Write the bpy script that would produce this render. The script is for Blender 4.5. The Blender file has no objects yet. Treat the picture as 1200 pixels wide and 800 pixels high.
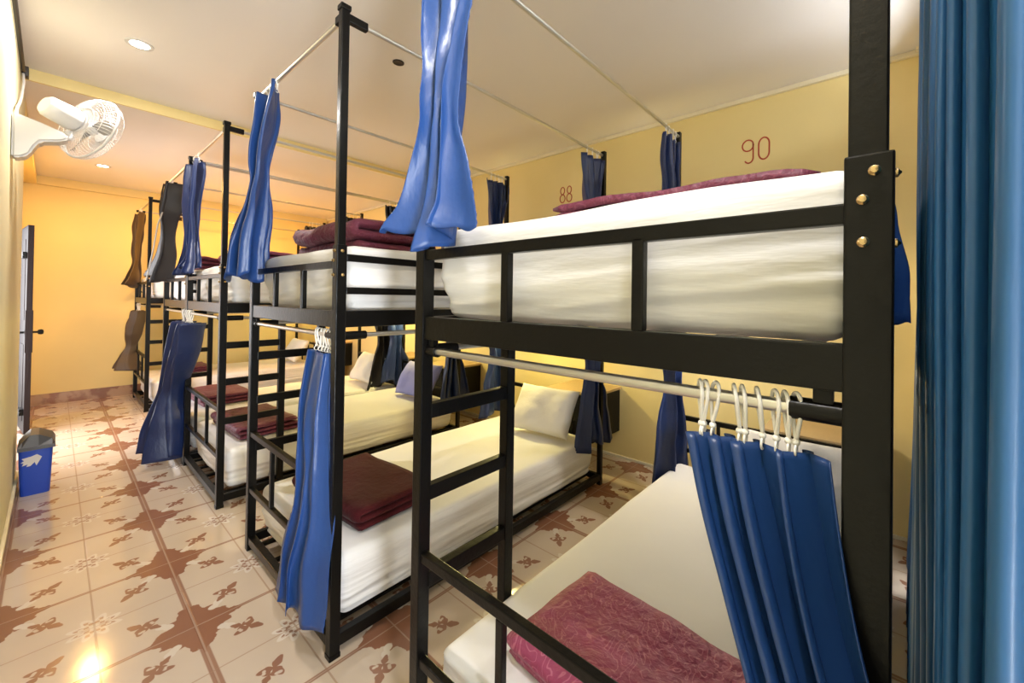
import bpy, bmesh, math, random
from mathutils import Vector, Matrix, noise
PI = math.pi
sc = bpy.context.scene
COL = sc.collection
random.seed(7)

# ------------------------------------------------------------------ materials
class N:
    """tiny wrapper so that node maths can be written as expressions"""
    def __init__(s, nt, sock): s.nt, s.s = nt, sock
    def _m(s, op, *o):
        n = s.nt.nodes.new('ShaderNodeMath'); n.operation = op
        for i, v in enumerate((s,) + o):
            if isinstance(v, N): s.nt.links.new(v.s, n.inputs[i])
            else: n.inputs[i].default_value = v
        return N(s.nt, n.outputs[0])
    def __add__(s, o): return s._m('ADD', o)
    def __sub__(s, o): return s._m('SUBTRACT', o)
    def __mul__(s, o): return s._m('MULTIPLY', o)
    def __truediv__(s, o): return s._m('DIVIDE', o)
    def abs(s): return s._m('ABSOLUTE')
    def pow(s, o): return s._m('POWER', o)
    def lt(s, o): return s._m('LESS_THAN', o)
    def gt(s, o): return s._m('GREATER_THAN', o)
    def max(s, o): return s._m('MAXIMUM', o)
    def min(s, o): return s._m('MINIMUM', o)
    def sqrt(s): return s._m('SQRT')
    def frac(s): return s._m('FRACT')
    def cos(s): return s._m('COSINE')
    def sin(s): return s._m('SINE')
    def atan2(s, o): return s._m('ARCTAN2', o)
    def ss(s, a, b):
        n = s.nt.nodes.new('ShaderNodeMapRange'); n.interpolation_type = 'SMOOTHSTEP'
        s.nt.links.new(s.s, n.inputs[0]); n.inputs[1].default_value = a; n.inputs[2].default_value = b
        return N(s.nt, n.outputs[0])

def mat(name, col, rough=.5, metal=0, spec=.5, bump=None, var=0, sheen=0, coat=0, trans=0, emit=None, emit_s=0, vscale=6):
    m = bpy.data.materials.new(name); m.use_nodes = True
    nt = m.node_tree; b = nt.nodes['Principled BSDF']
    b.inputs['Base Color'].default_value = (*col, 1); b.inputs['Roughness'].default_value = rough
    b.inputs['Metallic'].default_value = metal; b.inputs['Specular IOR Level'].default_value = spec
    if sheen: b.inputs['Sheen Weight'].default_value = sheen
    if coat: b.inputs['Coat Weight'].default_value = coat; b.inputs['Coat Roughness'].default_value = .08
    if emit: b.inputs['Emission Color'].default_value = (*emit, 1); b.inputs['Emission Strength'].default_value = emit_s
    tc = nt.nodes.new('ShaderNodeTexCoord')
    if var:
        nz = nt.nodes.new('ShaderNodeTexNoise'); nz.inputs['Scale'].default_value = vscale; nz.inputs['Detail'].default_value = 3
        nt.links.new(tc.outputs['Object'], nz.inputs['Vector'])
        mx = nt.nodes.new('ShaderNodeMix'); mx.data_type = 'RGBA'
        nt.links.new(nz.outputs['Fac'], mx.inputs[0])
        mx.inputs[6].default_value = (*[c * (1 - var) for c in col], 1); mx.inputs[7].default_value = (*[min(1, c * (1 + var)) for c in col], 1)
        nt.links.new(mx.outputs[2], b.inputs['Base Color'])
    if bump:
        sc_, st = bump[0], bump[1]
        nz = nt.nodes.new('ShaderNodeTexNoise'); nz.inputs['Scale'].default_value = sc_; nz.inputs['Detail'].default_value = 4
        mp = nt.nodes.new('ShaderNodeMapping'); nt.links.new(tc.outputs['Object'], mp.inputs[0])
        if len(bump) > 2: mp.inputs['Scale'].default_value = bump[2]
        nt.links.new(mp.outputs[0], nz.inputs['Vector'])
        bp = nt.nodes.new('ShaderNodeBump'); bp.inputs['Strength'].default_value = st; bp.inputs['Distance'].default_value = .02
        nt.links.new(nz.outputs['Fac'], bp.inputs['Height']); nt.links.new(bp.outputs[0], b.inputs['Normal'])
    if trans:
        tr = nt.nodes.new('ShaderNodeBsdfTranslucent'); tr.inputs[0].default_value = (*[min(1, c * 1.1 + .05) for c in col], 1)
        ms = nt.nodes.new('ShaderNodeMixShader'); ms.inputs[0].default_value = trans
        nt.links.new(b.outputs[0], ms.inputs[1]); nt.links.new(tr.outputs[0], ms.inputs[2])
        nt.links.new(ms.outputs[0], nt.nodes['Material Output'].inputs[0])
    return m

M = {}
M['black'] = mat('black_painted_steel', (.0045, .0040, .0035), .30, spec=.20, bump=(60, .06))
M['wall'] = mat('yellow_wall_paint', (.80, .655, .30), .6, bump=(9, .10), var=.05, vscale=2.2)
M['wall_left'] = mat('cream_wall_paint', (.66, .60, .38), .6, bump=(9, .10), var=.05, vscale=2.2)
M['ceil'] = mat('ceiling_paint', (.76, .73, .71), .42, bump=(3, .12), var=.03, vscale=1.6)
M['trim'] = mat('cream_trim', (.78, .71, .52), .5, var=.05)
M['sheet'] = mat('white_sheet', (.80, .79, .78), .62, bump=(3.2, .38, (1, 1, 6)), var=.02)
M['pillow'] = mat('pillow_cotton', (.80, .77, .72), .75, bump=(11, .35))
M['pillow_lav'] = mat('lavender_pillowcase', (.30, .32, .70), .7, bump=(11, .35))
M['blue'] = mat('blue_satin', (.020, .068, .25), .34, spec=.5, bump=(10, .45, (1, 1, .6)), var=.12, trans=.12)
M['royal'] = mat('shaded_blue_satin', (.011, .042, .15), .36, spec=.45, bump=(10, .3, (1, 1, .4)), var=.12, trans=.06)  # same satin as 'blue', darkened to paint in the shade under the deck
M['navy'] = mat('navy_satin', (.013, .028, .105), .38, spec=.5, bump=(12, .40, (1, 1, .5)), var=.12, trans=.06)
M['dark'] = mat('charcoal_cloth', (.010, .008, .010), .45, spec=.5, bump=(16, .18, (1, 1, .25)), var=.15)
M['taupe'] = mat('taupe_cloth', (.085, .055, .032), .5, bump=(16, .18, (1, 1, .25)), var=.12)
M['winblue'] = mat('window_curtain_blue', (.020, .10, .24), .36, spec=.5, bump=(7, .45, (1, 1, .22)), var=.25, trans=.20, vscale=5)
M['chrome'] = mat('steel_tube', (.62, .60, .55), .28, metal=.9, bump=(40, .03))
M['brass'] = mat('brass_bolt', (.55, .40, .20), .25, metal=1)
M['white'] = mat('white_plastic', (.60, .58, .56), .35, bump=(30, .02))
M['hook'] = mat('white_hook_plastic', (.85, .83, .80), .3)
M['wood'] = mat('pale_wood', (.48, .34, .17), .45, bump=(8, .15, (1, 9, 1)), var=.15)
M['door'] = mat('dark_door_wood', (.012, .005, .004), .5, spec=.25, bump=(8, .15, (9, 9, 1)), var=.15)
M['bin'] = mat('blue_bin_plastic', (.015, .06, .42), .38, bump=(40, .03))
M['lid'] = mat('dark_bin_lid', (.05, .05, .055), .35)
M['red'] = mat('red_paint', (.42, .05, .015), .6)
M['vent'] = mat('dark_vent', (.015, .012, .012), .5)
M['cord'] = mat('grey_cord', (.42, .40, .36), .5)
M['lamp'] = mat('lamp_lens', (1, 1, 1), .3, emit=(1, .97, .93), emit_s=25)
M['lamp_warm'] = mat('warm_lamp_lens', (1, .9, .7), .3, emit=(1, .80, .42), emit_s=25)
M['grille'] = mat('fan_grille_wire', (.62, .60, .58), .35)
M['fandark'] = mat('fan_blade', (.30, .29, .28), .3)
M['ground'] = mat('outside_ground', (.35, .34, .31), .8)

def blanket_mat(name, c1, c2, swirl):
    m = mat(name, c1, .55 if swirl != 2 else .85, spec=.4 if swirl != 2 else .12, bump=(26, .7 if swirl != 2 else .25), sheen=.05)
    nt = m.node_tree; b = nt.nodes['Principled BSDF']
    tc = nt.nodes.new('ShaderNodeTexCoord')
    nz = nt.nodes.new('ShaderNodeTexNoise'); nz.inputs['Scale'].default_value = 9; nz.inputs['Detail'].default_value = 2; nz.inputs['Distortion'].default_value = 1.2
    nt.links.new(tc.outputs['Object'], nz.inputs['Vector'])
    v = N(nt, nz.outputs['Fac'])
    band = ((v * 11).frac() - .5).abs().ss(.02, .12)          # thin embroidered contour scrolls
    mx = nt.nodes.new('ShaderNodeMix'); mx.data_type = 'RGBA'
    nt.links.new(band.s, mx.inputs[0]); mx.inputs[6].default_value = (*c2, 1); mx.inputs[7].default_value = (*c1, 1)
    if swirl: nt.links.new(mx.outputs[2], b.inputs['Base Color'])
    return m
M['bl_rose'] = blanket_mat('rose_quilted_satin', (.30, .045, .11), (.45, .13, .20), True)
M['bl_maroon'] = blanket_mat('maroon_fleece', (.058, .007, .009), (.07, .010, .012), 2)
M['bl_plum'] = blanket_mat('plum_quilted_satin', (.13, .020, .045), (.20, .045, .08), True)

def glass_mat():
    m = bpy.data.materials.new('window_glass'); m.use_nodes = True; nt = m.node_tree
    nt.nodes.remove(nt.nodes['Principled BSDF'])
    t = nt.nodes.new('ShaderNodeBsdfTransparent'); g = nt.nodes.new('ShaderNodeBsdfGlossy'); g.inputs['Roughness'].default_value = .05
    x = nt.nodes.new('ShaderNodeMixShader'); x.inputs[0].default_value = .07
    nt.links.new(t.outputs[0], x.inputs[1]); nt.links.new(g.outputs[0], x.inputs[2]); nt.links.new(x.outputs[0], nt.nodes['Material Output'].inputs[0])
    return m
M['glass'] = glass_mat()

def floor_mat():
    m = bpy.data.materials.new('patterned_floor_tile'); m.use_nodes = True; nt = m.node_tree
    b = nt.nodes['Principled BSDF']
    tc = nt.nodes.new('ShaderNodeTexCoord'); sp = nt.nodes.new('ShaderNodeSeparateXYZ')
    nt.links.new(tc.outputs['Object'], sp.inputs[0])
    PX, PY = .53, .605
    X, Y = N(nt, sp.outputs[0]), N(nt, sp.outputs[1])
    x = (((X + .285) / PX + 20.5).frac() - .5) * PX
    y = (((Y - 2.10) / PY + 20.5).frac() - .5) * PY
    nz = nt.nodes.new('ShaderNodeTexNoise'); nz.inputs['Scale'].default_value = 34; nz.inputs['Detail'].default_value = 2
    nt.links.new(tc.outputs['Object'], nz.inputs['Vector'])
    w = (N(nt, nz.outputs['Fac']) - .5)
    ax, ay = x.abs(), y.abs()
    # concave star with leaf-like teeth, its corners notched by pale petals
    th = ay.atan2(ax); r = (ax * ax + ay * ay).sqrt()
    dia = ax / .150 + ay / .178 + (ax * ay) * 14 - (th * 14).cos() * .07 + w * .40
    star = (dia - 1).ss(.03, -.02)
    tip = ((ay - .020 + ax * .085).ss(.004, -.003)).max((ax - .024 + ay * .10).ss(.004, -.003))
    bandY = (ax - .014).ss(.003, -.002)
    bandX = (ay - .008).ss(.003, -.001)
    line = (ax - .0022).ss(.0015, 0).max((ay - .0018).ss(.0015, 0))
    thin = ((ax - PX / 2).abs() - .0022).ss(.0015, 0)
    thin2 = ((ay - PY / 2).abs() - .0018).ss(.0015, 0)
    def lobe(cx, cy, k, R, a, amp, g=0):
        dx, dy = ax - cx, ay - cy
        t = dy.atan2(dx) - a; rr = (dx * dx + dy * dy).sqrt()
        rad = (t * k).cos() * (R * amp) + R
        if g: rad = rad + (t * (k * 3)).cos() * g
        return (rr - rad - w * .012).ss(.003, -.002)
    fl = lobe(.143, .156, 3, .031, .79, .62, .004).max(lobe(.122, .134, 3, .024, 3.93, .60, .004))
    hole = lobe(.112, .158, 2, .008, 1.2, .4).max(lobe(.146, .122, 2, .008, -.2, .4))
    fl = fl * (hole * -1 + 1)
    petal = lobe(.082, .088, 2, .022, .79, .45)
    # lacy crest on the cell corners
    cx_, cy_ = (ax - PX / 2).abs(), (ay - PY / 2).abs()
    cr = (cx_ * cx_ + cy_ * cy_).sqrt(); ct = cy_.atan2(cx_)
    halo = (cr - ((ct * 8 + 3.14).cos() * .016 + .066)).ss(.004, -.003)
    crest = (cr - ((ct * 8 + 3.14).cos() * .018 + .048 + w * .02)).ss(.003, -.002)
    lace = ((cx_ * 210).sin() * (cy_ * 210).cos() + w * 1.2).ss(-.1, .25)
    crest = crest * (lace * .75 + .25) * ((cr - .012).ss(0, .006))
    brown = star.max(tip * (r - .19).ss(.01, -.01)).max(bandY * .85).max(bandX * .8) * (petal * -1 + 1)
    brown = (brown * (line * -.35 + 1)).max(fl * .95).max(crest * .85)
    halo = halo.max(petal * .8)
    joint = thin.max(thin2)
    big = nt.nodes.new('ShaderNodeTexNoise'); big.inputs['Scale'].default_value = 3.0; big.inputs['Detail'].default_value = 3
    nt.links.new(tc.outputs['Object'], big.inputs['Vector'])
    def mix(f, a, c):
        n = nt.nodes.new('ShaderNodeMix'); n.data_type = 'RGBA'
        if isinstance(f, N): nt.links.new(f.s, n.inputs[0])
        else: nt.links.new(f, n.inputs[0])
        for i, v in ((6, a), (7, c)):
            if isinstance(v, tuple): n.inputs[i].default_value = (*v, 1)
            else: nt.links.new(v, n.inputs[i])
        return n.outputs[2]
    base = mix(big.outputs['Fac'], (.50, .40, .31), (.59, .49, .39))
    base = mix(halo * .5, base, (.72, .68, .62))
    br = mix(big.outputs['Fac'], (.22, .095, .055), (.29, .14, .085))
    c = mix(brown, base, br)
    c = mix(joint * .6, c, (.33, .20, .13))
    nt.links.new(c, b.inputs['Base Color'])
    # embossed squares in the glaze
    emb = (((x * 62).sin() * (y * 58).sin()).ss(-.2, .6)) * .25
    h = (joint.max((ax - .004).ss(.002, 0)).max((ay - .003).ss(.002, 0))) * -1 + emb * .15
    bp = nt.nodes.new('ShaderNodeBump'); bp.inputs['Strength'].default_value = .22; bp.inputs['Distance'].default_value = .004
    nt.links.new(h.s, bp.inputs['Height']); nt.links.new(bp.outputs[0], b.inputs['Normal'])
    rg = brown * .06 + .11
    nt.links.new(rg.s, b.inputs['Roughness'])
    b.inputs['Specular IOR Level'].default_value = .55
    return m
M['floor'] = floor_mat()

def base_tile_mat():
    m = mat('brown_base_tile', (.30, .15, .085), .3)
    nt = m.node_tree; b = nt.nodes['Principled BSDF']; tc = nt.nodes.new('ShaderNodeTexCoord')
    vz = nt.nodes.new('ShaderNodeTexNoise'); vz.inputs['Scale'].default_value = 5.5; vz.inputs['Detail'].default_value = 4
    nt.links.new(tc.outputs['Object'], vz.inputs['Vector'])
    f = N(nt, vz.outputs['Fac']).ss(.46, .56)
    mx = nt.nodes.new('ShaderNodeMix'); mx.data_type = 'RGBA'; nt.links.new(f.s, mx.inputs[0])
    mx.inputs[6].default_value = (.24, .11, .06, 1); mx.inputs[7].default_value = (.42, .27, .17, 1)
    nt.links.new(mx.outputs[2], b.inputs['Base Color'])
    return m
M['basetile'] = base_tile_mat()

# ------------------------------------------------------------------ mesh helpers
def box(bm, x0, x1, y0, y1, z0, z1, bev=0.0):
    t = bmesh.new()
    bmesh.ops.create_cube(t, size=1)
    for v in t.verts:
        v.co = Vector(((x0 + x1) / 2 + v.co.x * (x1 - x0), (y0 + y1) / 2 + v.co.y * (y1 - y0), (z0 + z1) / 2 + v.co.z * (z1 - z0)))
    if bev: bmesh.ops.bevel(t, geom=t.edges[:], offset=bev, segments=2, affect='EDGES', profile=.6)
    merge(bm, t)

def merge(bm, t):
    me = bpy.data.meshes.new('tmp'); t.to_mesh(me); t.free(); bm.from_mesh(me); bpy.data.meshes.remove(me)

def tube(bm, pts, r, n=10, cap=True, closed=False):
    pts = [Vector(p) for p in pts]; rings = []
    rr = r if isinstance(r, (list, tuple)) else [r] * len(pts)
    L = len(pts); prev = None
    for i, p in enumerate(pts):
        if closed: d = (pts[(i + 1) % L] - pts[i - 1])
        else: d = (pts[min(i + 1, L - 1)] - pts[max(i - 1, 0)])
        d.normalize()
        if prev is None:
            a = Vector((0, 0, 1)) if abs(d.z) < .9 else Vector((1, 0, 0))
            u = d.cross(a).normalized()
        else:
            u = (prev - d * prev.dot(d)).normalized()
        prev = u; w = d.cross(u)
        rings.append([bm.verts.new(p + (u * math.cos(2 * PI * k / n) + w * math.sin(2 * PI * k / n)) * rr[i]) for k in range(n)])
    for i in range(L if closed else L - 1):
        a, b = rings[i], rings[(i + 1) % L]
        for k in range(n): bm.faces.new((a[k], a[(k + 1) % n], b[(k + 1) % n], b[k]))
    if cap and not closed:
        bm.faces.new(rings[0][::-1]); bm.faces.new(rings[-1])

def lathe(bm, prof, org, axis, n=28):
    """prof: list of (distance along axis, radius)"""
    axis = Vector(axis).normalized(); a = Vector((0, 0, 1)) if abs(axis.z) < .9 else Vector((1, 0, 0))
    u = axis.cross(a).normalized(); w = axis.cross(u); org = Vector(org); rings = []
    for t, r in prof:
        rings.append([bm.verts.new(org + axis * t + (u * math.cos(2 * PI * k / n) + w * math.sin(2 * PI * k / n)) * max(r, 1e-4)) for k in range(n)])
    for a_, b_ in zip(rings, rings[1:]):
        for k in range(n): bm.faces.new((a_[k], a_[(k + 1) % n], b_[(k + 1) % n], b_[k]))
    bm.faces.new(rings[0][::-1]); bm.faces.new(rings[-1])

def rbox(bm, half, r, n=(20, 14, 8), f=None):
    """rounded box round the origin with a dense even grid; f(co, outward) moves the points"""
    hx, hy, hz = half
    def axis(h, k):
        a = [-h + r * (1 - math.cos(PI / 2 * i / 4)) for i in range(4)]
        m = [-h + r + (2 * h - 2 * r) * i / k for i in range(k + 1)]
        return a + m + [-v for v in reversed(a)]
    A = [axis(hx, n[0]), axis(hy, n[1]), axis(hz, n[2])]
    V = {}
    def vert(i, j, k):
        if (i, j, k) in V: return V[(i, j, k)]
        p = Vector((A[0][i], A[1][j], A[2][k]))
        q = Vector((max(-hx + r, min(hx - r, p.x)), max(-hy + r, min(hy - r, p.y)), max(-hz + r, min(hz - r, p.z))))
        d = p - q
        nrm = d.normalized() if d.length > 1e-9 else Vector((0, 0, 1))
        co = q + nrm * r
        if f: co = f(co, nrm)
        V[(i, j, k)] = bm.verts.new(co); return V[(i, j, k)]
    I, J, K = len(A[0]) - 1, len(A[1]) - 1, len(A[2]) - 1
    def quad(a, b, c, d): bm.faces.new((vert(*a), vert(*b), vert(*c), vert(*d)))
    for i in range(I):
        for j in range(J):
            quad((i, j, 0), (i, j + 1, 0), (i + 1, j + 1, 0), (i + 1, j, 0)); quad((i, j, K), (i + 1, j, K), (i + 1, j + 1, K), (i, j + 1, K))
        for k in range(K):
            quad((i, 0, k), (i + 1, 0, k), (i + 1, 0, k + 1), (i, 0, k + 1)); quad((i, J, k), (i, J, k + 1), (i + 1, J, k + 1), (i + 1, J, k))
    for j in range(J):
        for k in range(K):
            quad((0, j, k), (0, j, k + 1), (0, j + 1, k + 1), (0, j + 1, k)); quad((I, j, k), (I, j + 1, k), (I, j + 1, k + 1), (I, j, k + 1))

def obj(name, bm, m, parent=None, smooth=False, loc=None):
    bmesh.ops.recalc_face_normals(bm, faces=bm.faces[:])
    me = bpy.data.meshes.new(name); bm.to_mesh(me); bm.free()
    me.materials.append(m)
    if smooth:
        me.polygons.foreach_set('use_smooth', [True] * len(me.polygons))
        if smooth != 'all':
            try: me.set_sharp_from_angle(angle=math.radians(40))
            except Exception: pass
    o = bpy.data.objects.new(name, me); COL.objects.link(o)
    if parent: o.parent = parent
    if loc: o.location = loc
    return o

def thing(name, label, cat, loc=(0, 0, 0), group=None):
    o = bpy.data.objects.new(name, None); COL.objects.link(o); o.location = loc
    o.empty_display_size = .1
    o['label'] = label; o['category'] = cat
    if group: o['group'] = group
    return o
def tag(o, label, cat, group=None):
    o['label'] = label; o['category'] = cat
    if group: o['group'] = group
    return o
def struct(name, bm, m, parent=None, smooth=False):
    o = obj(name, bm, m, parent, smooth)
    if not parent: o['kind'] = 'structure'
    return o
def kids(r): return [o for o in COL.objects if o.parent == r]
def dup(root, loc, label=None, group=None):
    r = root.copy(); COL.objects.link(r); r.location = loc
    if label: r['label'] = label
    if group: r['group'] = group
    for ch in kids(root):
        c = ch.copy(); COL.objects.link(c); c.parent = r
        for g in kids(ch):
            d = g.copy(); COL.objects.link(d); d.parent = c
    return r
def fn(p, s, seed=0): return noise.noise(Vector((p[0] * s + seed * 7.3, p[1] * s + seed * 3.1, p[2] * s - seed)))

# ------------------------------------------------------------------ setting
XL, XR, YN, YF, ZC = -.83, 2.47, -.22, 7.66, 2.81
XD = -.93           # recessed part of the left wall, beyond YD
YD, YB, ZC2 = 4.66, 4.22, 2.735
def S(name, m, *boxes, bev=0):
    bm = bmesh.new()
    for b in boxes: box(bm, *b, bev)
    return struct(name, bm, m)
S('floor', M['floor'], (XD - .1, XR + .1, YN - .1, YF + .1, -.08, 0))
S('ceiling', M['ceil'], (XL - .2, XR + .1, YN - .1, YB, ZC, ZC + .08), (XD - .1, XR + .1, YB + .02, YF + .1, ZC2, ZC2 + .08))
S('trim_1', M['wall'], (XL, XR, YB, YB + .02, ZC2 - .001, ZC + .08))
S('wall_right', M['wall'], (XR, XR + .1, YN - .1, YF + .1, 0, 2.9))
S('wall_back', M['wall'], (XD - .1, XR, YF, YF + .1, 0, 2.9))
# left wall: plain run, then a recessed run with the doorway
S('wall_left', M['wall_left'], (XL - .1, XL, YN - .1, YD, 0, 2.9))
DY0, DY1, DZ = 4.98, 6.93, 2.02
S('wall_left', M['wall'], (XD - .1, XD, YD - .1, DY0, 0, 2.9), (XD - .1, XD, DY1, YF, 0, 2.9), (XD - .1, XD, DY0, DY1, DZ, 2.9))
# near wall with the window behind the long blue curtain and a glazed door opening beside the camera
WX0, WX1, WZ0, WZ1 = .55, 2.02, .12, 2.62
DX0, DX1 = -.81, -.36
S('wall_front', M['wall'], (XL, DX0, YN - .1, YN, 0, 2.9), (DX1, WX0, YN - .1, YN, 0, 2.9), (WX1, XR, YN - .1, YN, 0, 2.9),
  (WX0, WX1, YN - .1, YN, 0, WZ0), (WX0, WX1, YN - .1, YN, WZ1, 2.9), (DX0, DX1, YN - .1, YN, 2.45, 2.9))
S('trim_2', M['trim'], (XR - .028, XR, YN, YB, ZC - .03, ZC), bev=.004)
S('trim_3', M['trim'], (XR - .028, XR, YB + .02, YF, ZC2 - .03, ZC2), bev=.004)
S('trim_4', M['wall'], (XD, XR - .03, YF - .05, YF, ZC2 - .10, ZC2), (XD, XL, YD, YF - .05, ZC2 - .10, ZC2))
S('trim_5', M['trim'], (XR - .06, XR - .028, YN, YN + .03, ZC - .02, ZC), (XL, XR - .06, YN, YN + .02, ZC - .02, ZC))
S('baseboard_back', M['basetile'], (XD, XR, YF - .012, YF, 0, .13))
S('baseboard_left', M['basetile'], (XL, XL + .012, YN, YD, 0, .06))
S('baseboard_left', M['basetile'], (XD, XD + .01, YD, DY0 - .05, 0, .13))
S('trim_6', M['trim'], (XL, XL + .014, YN, YD, .06, .085), bev=.003)
S('baseboard_right', M['trim'], (XR - .012, XR, YN, YF - .012, 0, .022), bev=.003)
# window
bm = bmesh.new()
for a, b in ((WX0, WX0 + .04), (WX1 - .04, WX1), (1.26, 1.31)): box(bm, a, b, YN - .07, YN - .03, WZ0, WZ1, .003)
box(bm, WX0, WX1, YN - .07, YN - .03, WZ0, WZ0 + .04, .003); box(bm, WX0, WX1, YN - .07, YN - .03, WZ1 - .04, WZ1, .003)
w1 = struct('window_1', bm, M['white'])
bm = bmesh.new(); box(bm, WX0 + .04, 1.26, YN - .053, YN - .049, WZ0 + .04, WZ1 - .04); obj('pane', bm, M['glass'], w1)
bm = bmesh.new(); box(bm, 1.31, WX1 - .04, YN - .053, YN - .049, WZ0 + .04, WZ1 - .04); obj('pane', bm, M['glass'], w1)
# glazed door behind the camera
bm = bmesh.new()
for a, b in ((DX0, DX0 + .05), (DX1 - .05, DX1)): box(bm, a, b, YN - .08, YN - .03, 0.005, 2.45, .004)
box(bm, DX0, DX1, YN - .08, YN - .03, 0.005, .35, .004); box(bm, DX0, DX1, YN - .08, YN - .03, 2.39, 2.45, .004)
d2 = struct('door_2', bm, M['white'])
bm = bmesh.new(); box(bm, DX0 + .05, DX1 - .05, YN - .058, YN - .052, .35, 2.39); obj('pane', bm, M['glass'], d2)
# door frame and slab in the left wall, ajar
bm = bmesh.new()
box(bm, XD - .10, XD + .012, DY0 - .045, DY0, 0, DZ + .045, .003); box(bm, XD - .10, XD + .012, DY1, DY1 + .045, 0, DZ + .045, .003)
box(bm, XD - .10, XD + .012, DY0, DY1, DZ, DZ + .045, .003)
struct('trim_7', bm, M['door'])
def door():
    L = .755; T = .038
    root = bpy.data.objects.new('door_1', None); COL.objects.link(root); root['kind'] = 'structure'
    root.location = (-.905, 6.87, 0)
    # local +x runs from the hinge to the lock edge
    root.rotation_euler = (0, 0, math.atan2(6.10 - 6.87, -.822 + .905))
    bm = bmesh.new(); box(bm, 0, L, -T / 2, T / 2, .015, 1.985, .003)
    for z0, z1 in ((.12, .85), (1.08, 1.86)):
        for s in (-1, 1): box(bm, .12, L - .12, s * (T / 2) - .004, s * (T / 2) + .004, z0, z1, .003)
    obj('slab', bm, M['door'], root)
    bm = bmesh.new(); box(bm, L - .06, L + .004, -T / 2 - .005, T / 2 + .005, .78, 1.18, .003); obj('lock_plate', bm, M['door'], root)
    for s in (-1, 1):
        bm = bmesh.new(); lathe(bm, [(0, .024), (.006, .024), (.008, .010), (.035, .010), (.042, .022), (.060, .026), (.072, .020), (.076, .004)], (L - .05, s * T / 2, .97), (0, s, 0), 16)
        obj('knob', bm, M['black'], root, True)
    for z in (.22, 1.70):
        bm = bmesh.new(); box(bm, L - .16, L - .02, T / 2 * -1 - .028, -T / 2, z - .03, z + .03, .004)
        tube(bm, [(L - .20, -T / 2 - .02, z), (L, -T / 2 - .02, z)], .008, 8); obj('bolt', bm, M['black'], root)
door()
S('ground', M['ground'], (-9, XD - .1, 2, 12, -.15, -.02), (-3, 6, -9, YN - .1, -.15, -.02))

# painted bunk numbers on the right wall
def painted(name, strokes, yc, zc, h, label):
    bm = bmesh.new()
    for st in strokes:
        # strokes in units of height, x to the viewer's right (towards -Y)
        tube(bm, [(XR - .0012, yc - p[0] * h, zc + p[1] * h) for p in st], .0052, 6)
    for v in bm.verts: v.co.x = max(XR - .0025, min(XR + .0005, v.co.x))
    tag(obj(name, bm, M['red'], None, True), label, 'number')
def arc(cx, cy, rx, ry, a0, a1, n=18): return [(cx + rx * math.cos(math.radians(a0 + (a1 - a0) * i / n)), cy + ry * math.sin(math.radians(a0 + (a1 - a0) * i / n))) for i in range(n + 1)]
nine = arc(-.34, .24, .22, .24, 25, 385) + [(-.13, .1), (-.13, -.25)] + arc(-.30, -.30, .17, .22, 0, -150, 10)
zero = arc(.28, .18, .20, .28, 0, 180, 12) + arc(.28, -.18, .20, .28, 180, 360, 12) + [(.48, .18)]
painted('painted_number', [nine, zero], .63, 2.43, .165, 'red painted number 90, the larger, high on the wall over the nearest upper bed')
def eight(cx): return [arc(cx, .23, .15, .22, -90, 270), arc(cx, -.24, .19, .24, 90, 450)]
painted('painted_number', eight(-.25) + eight(.25), 2.29, 2.372, .16, 'red painted number 88, the smaller, between two navy curtain tops')

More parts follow.
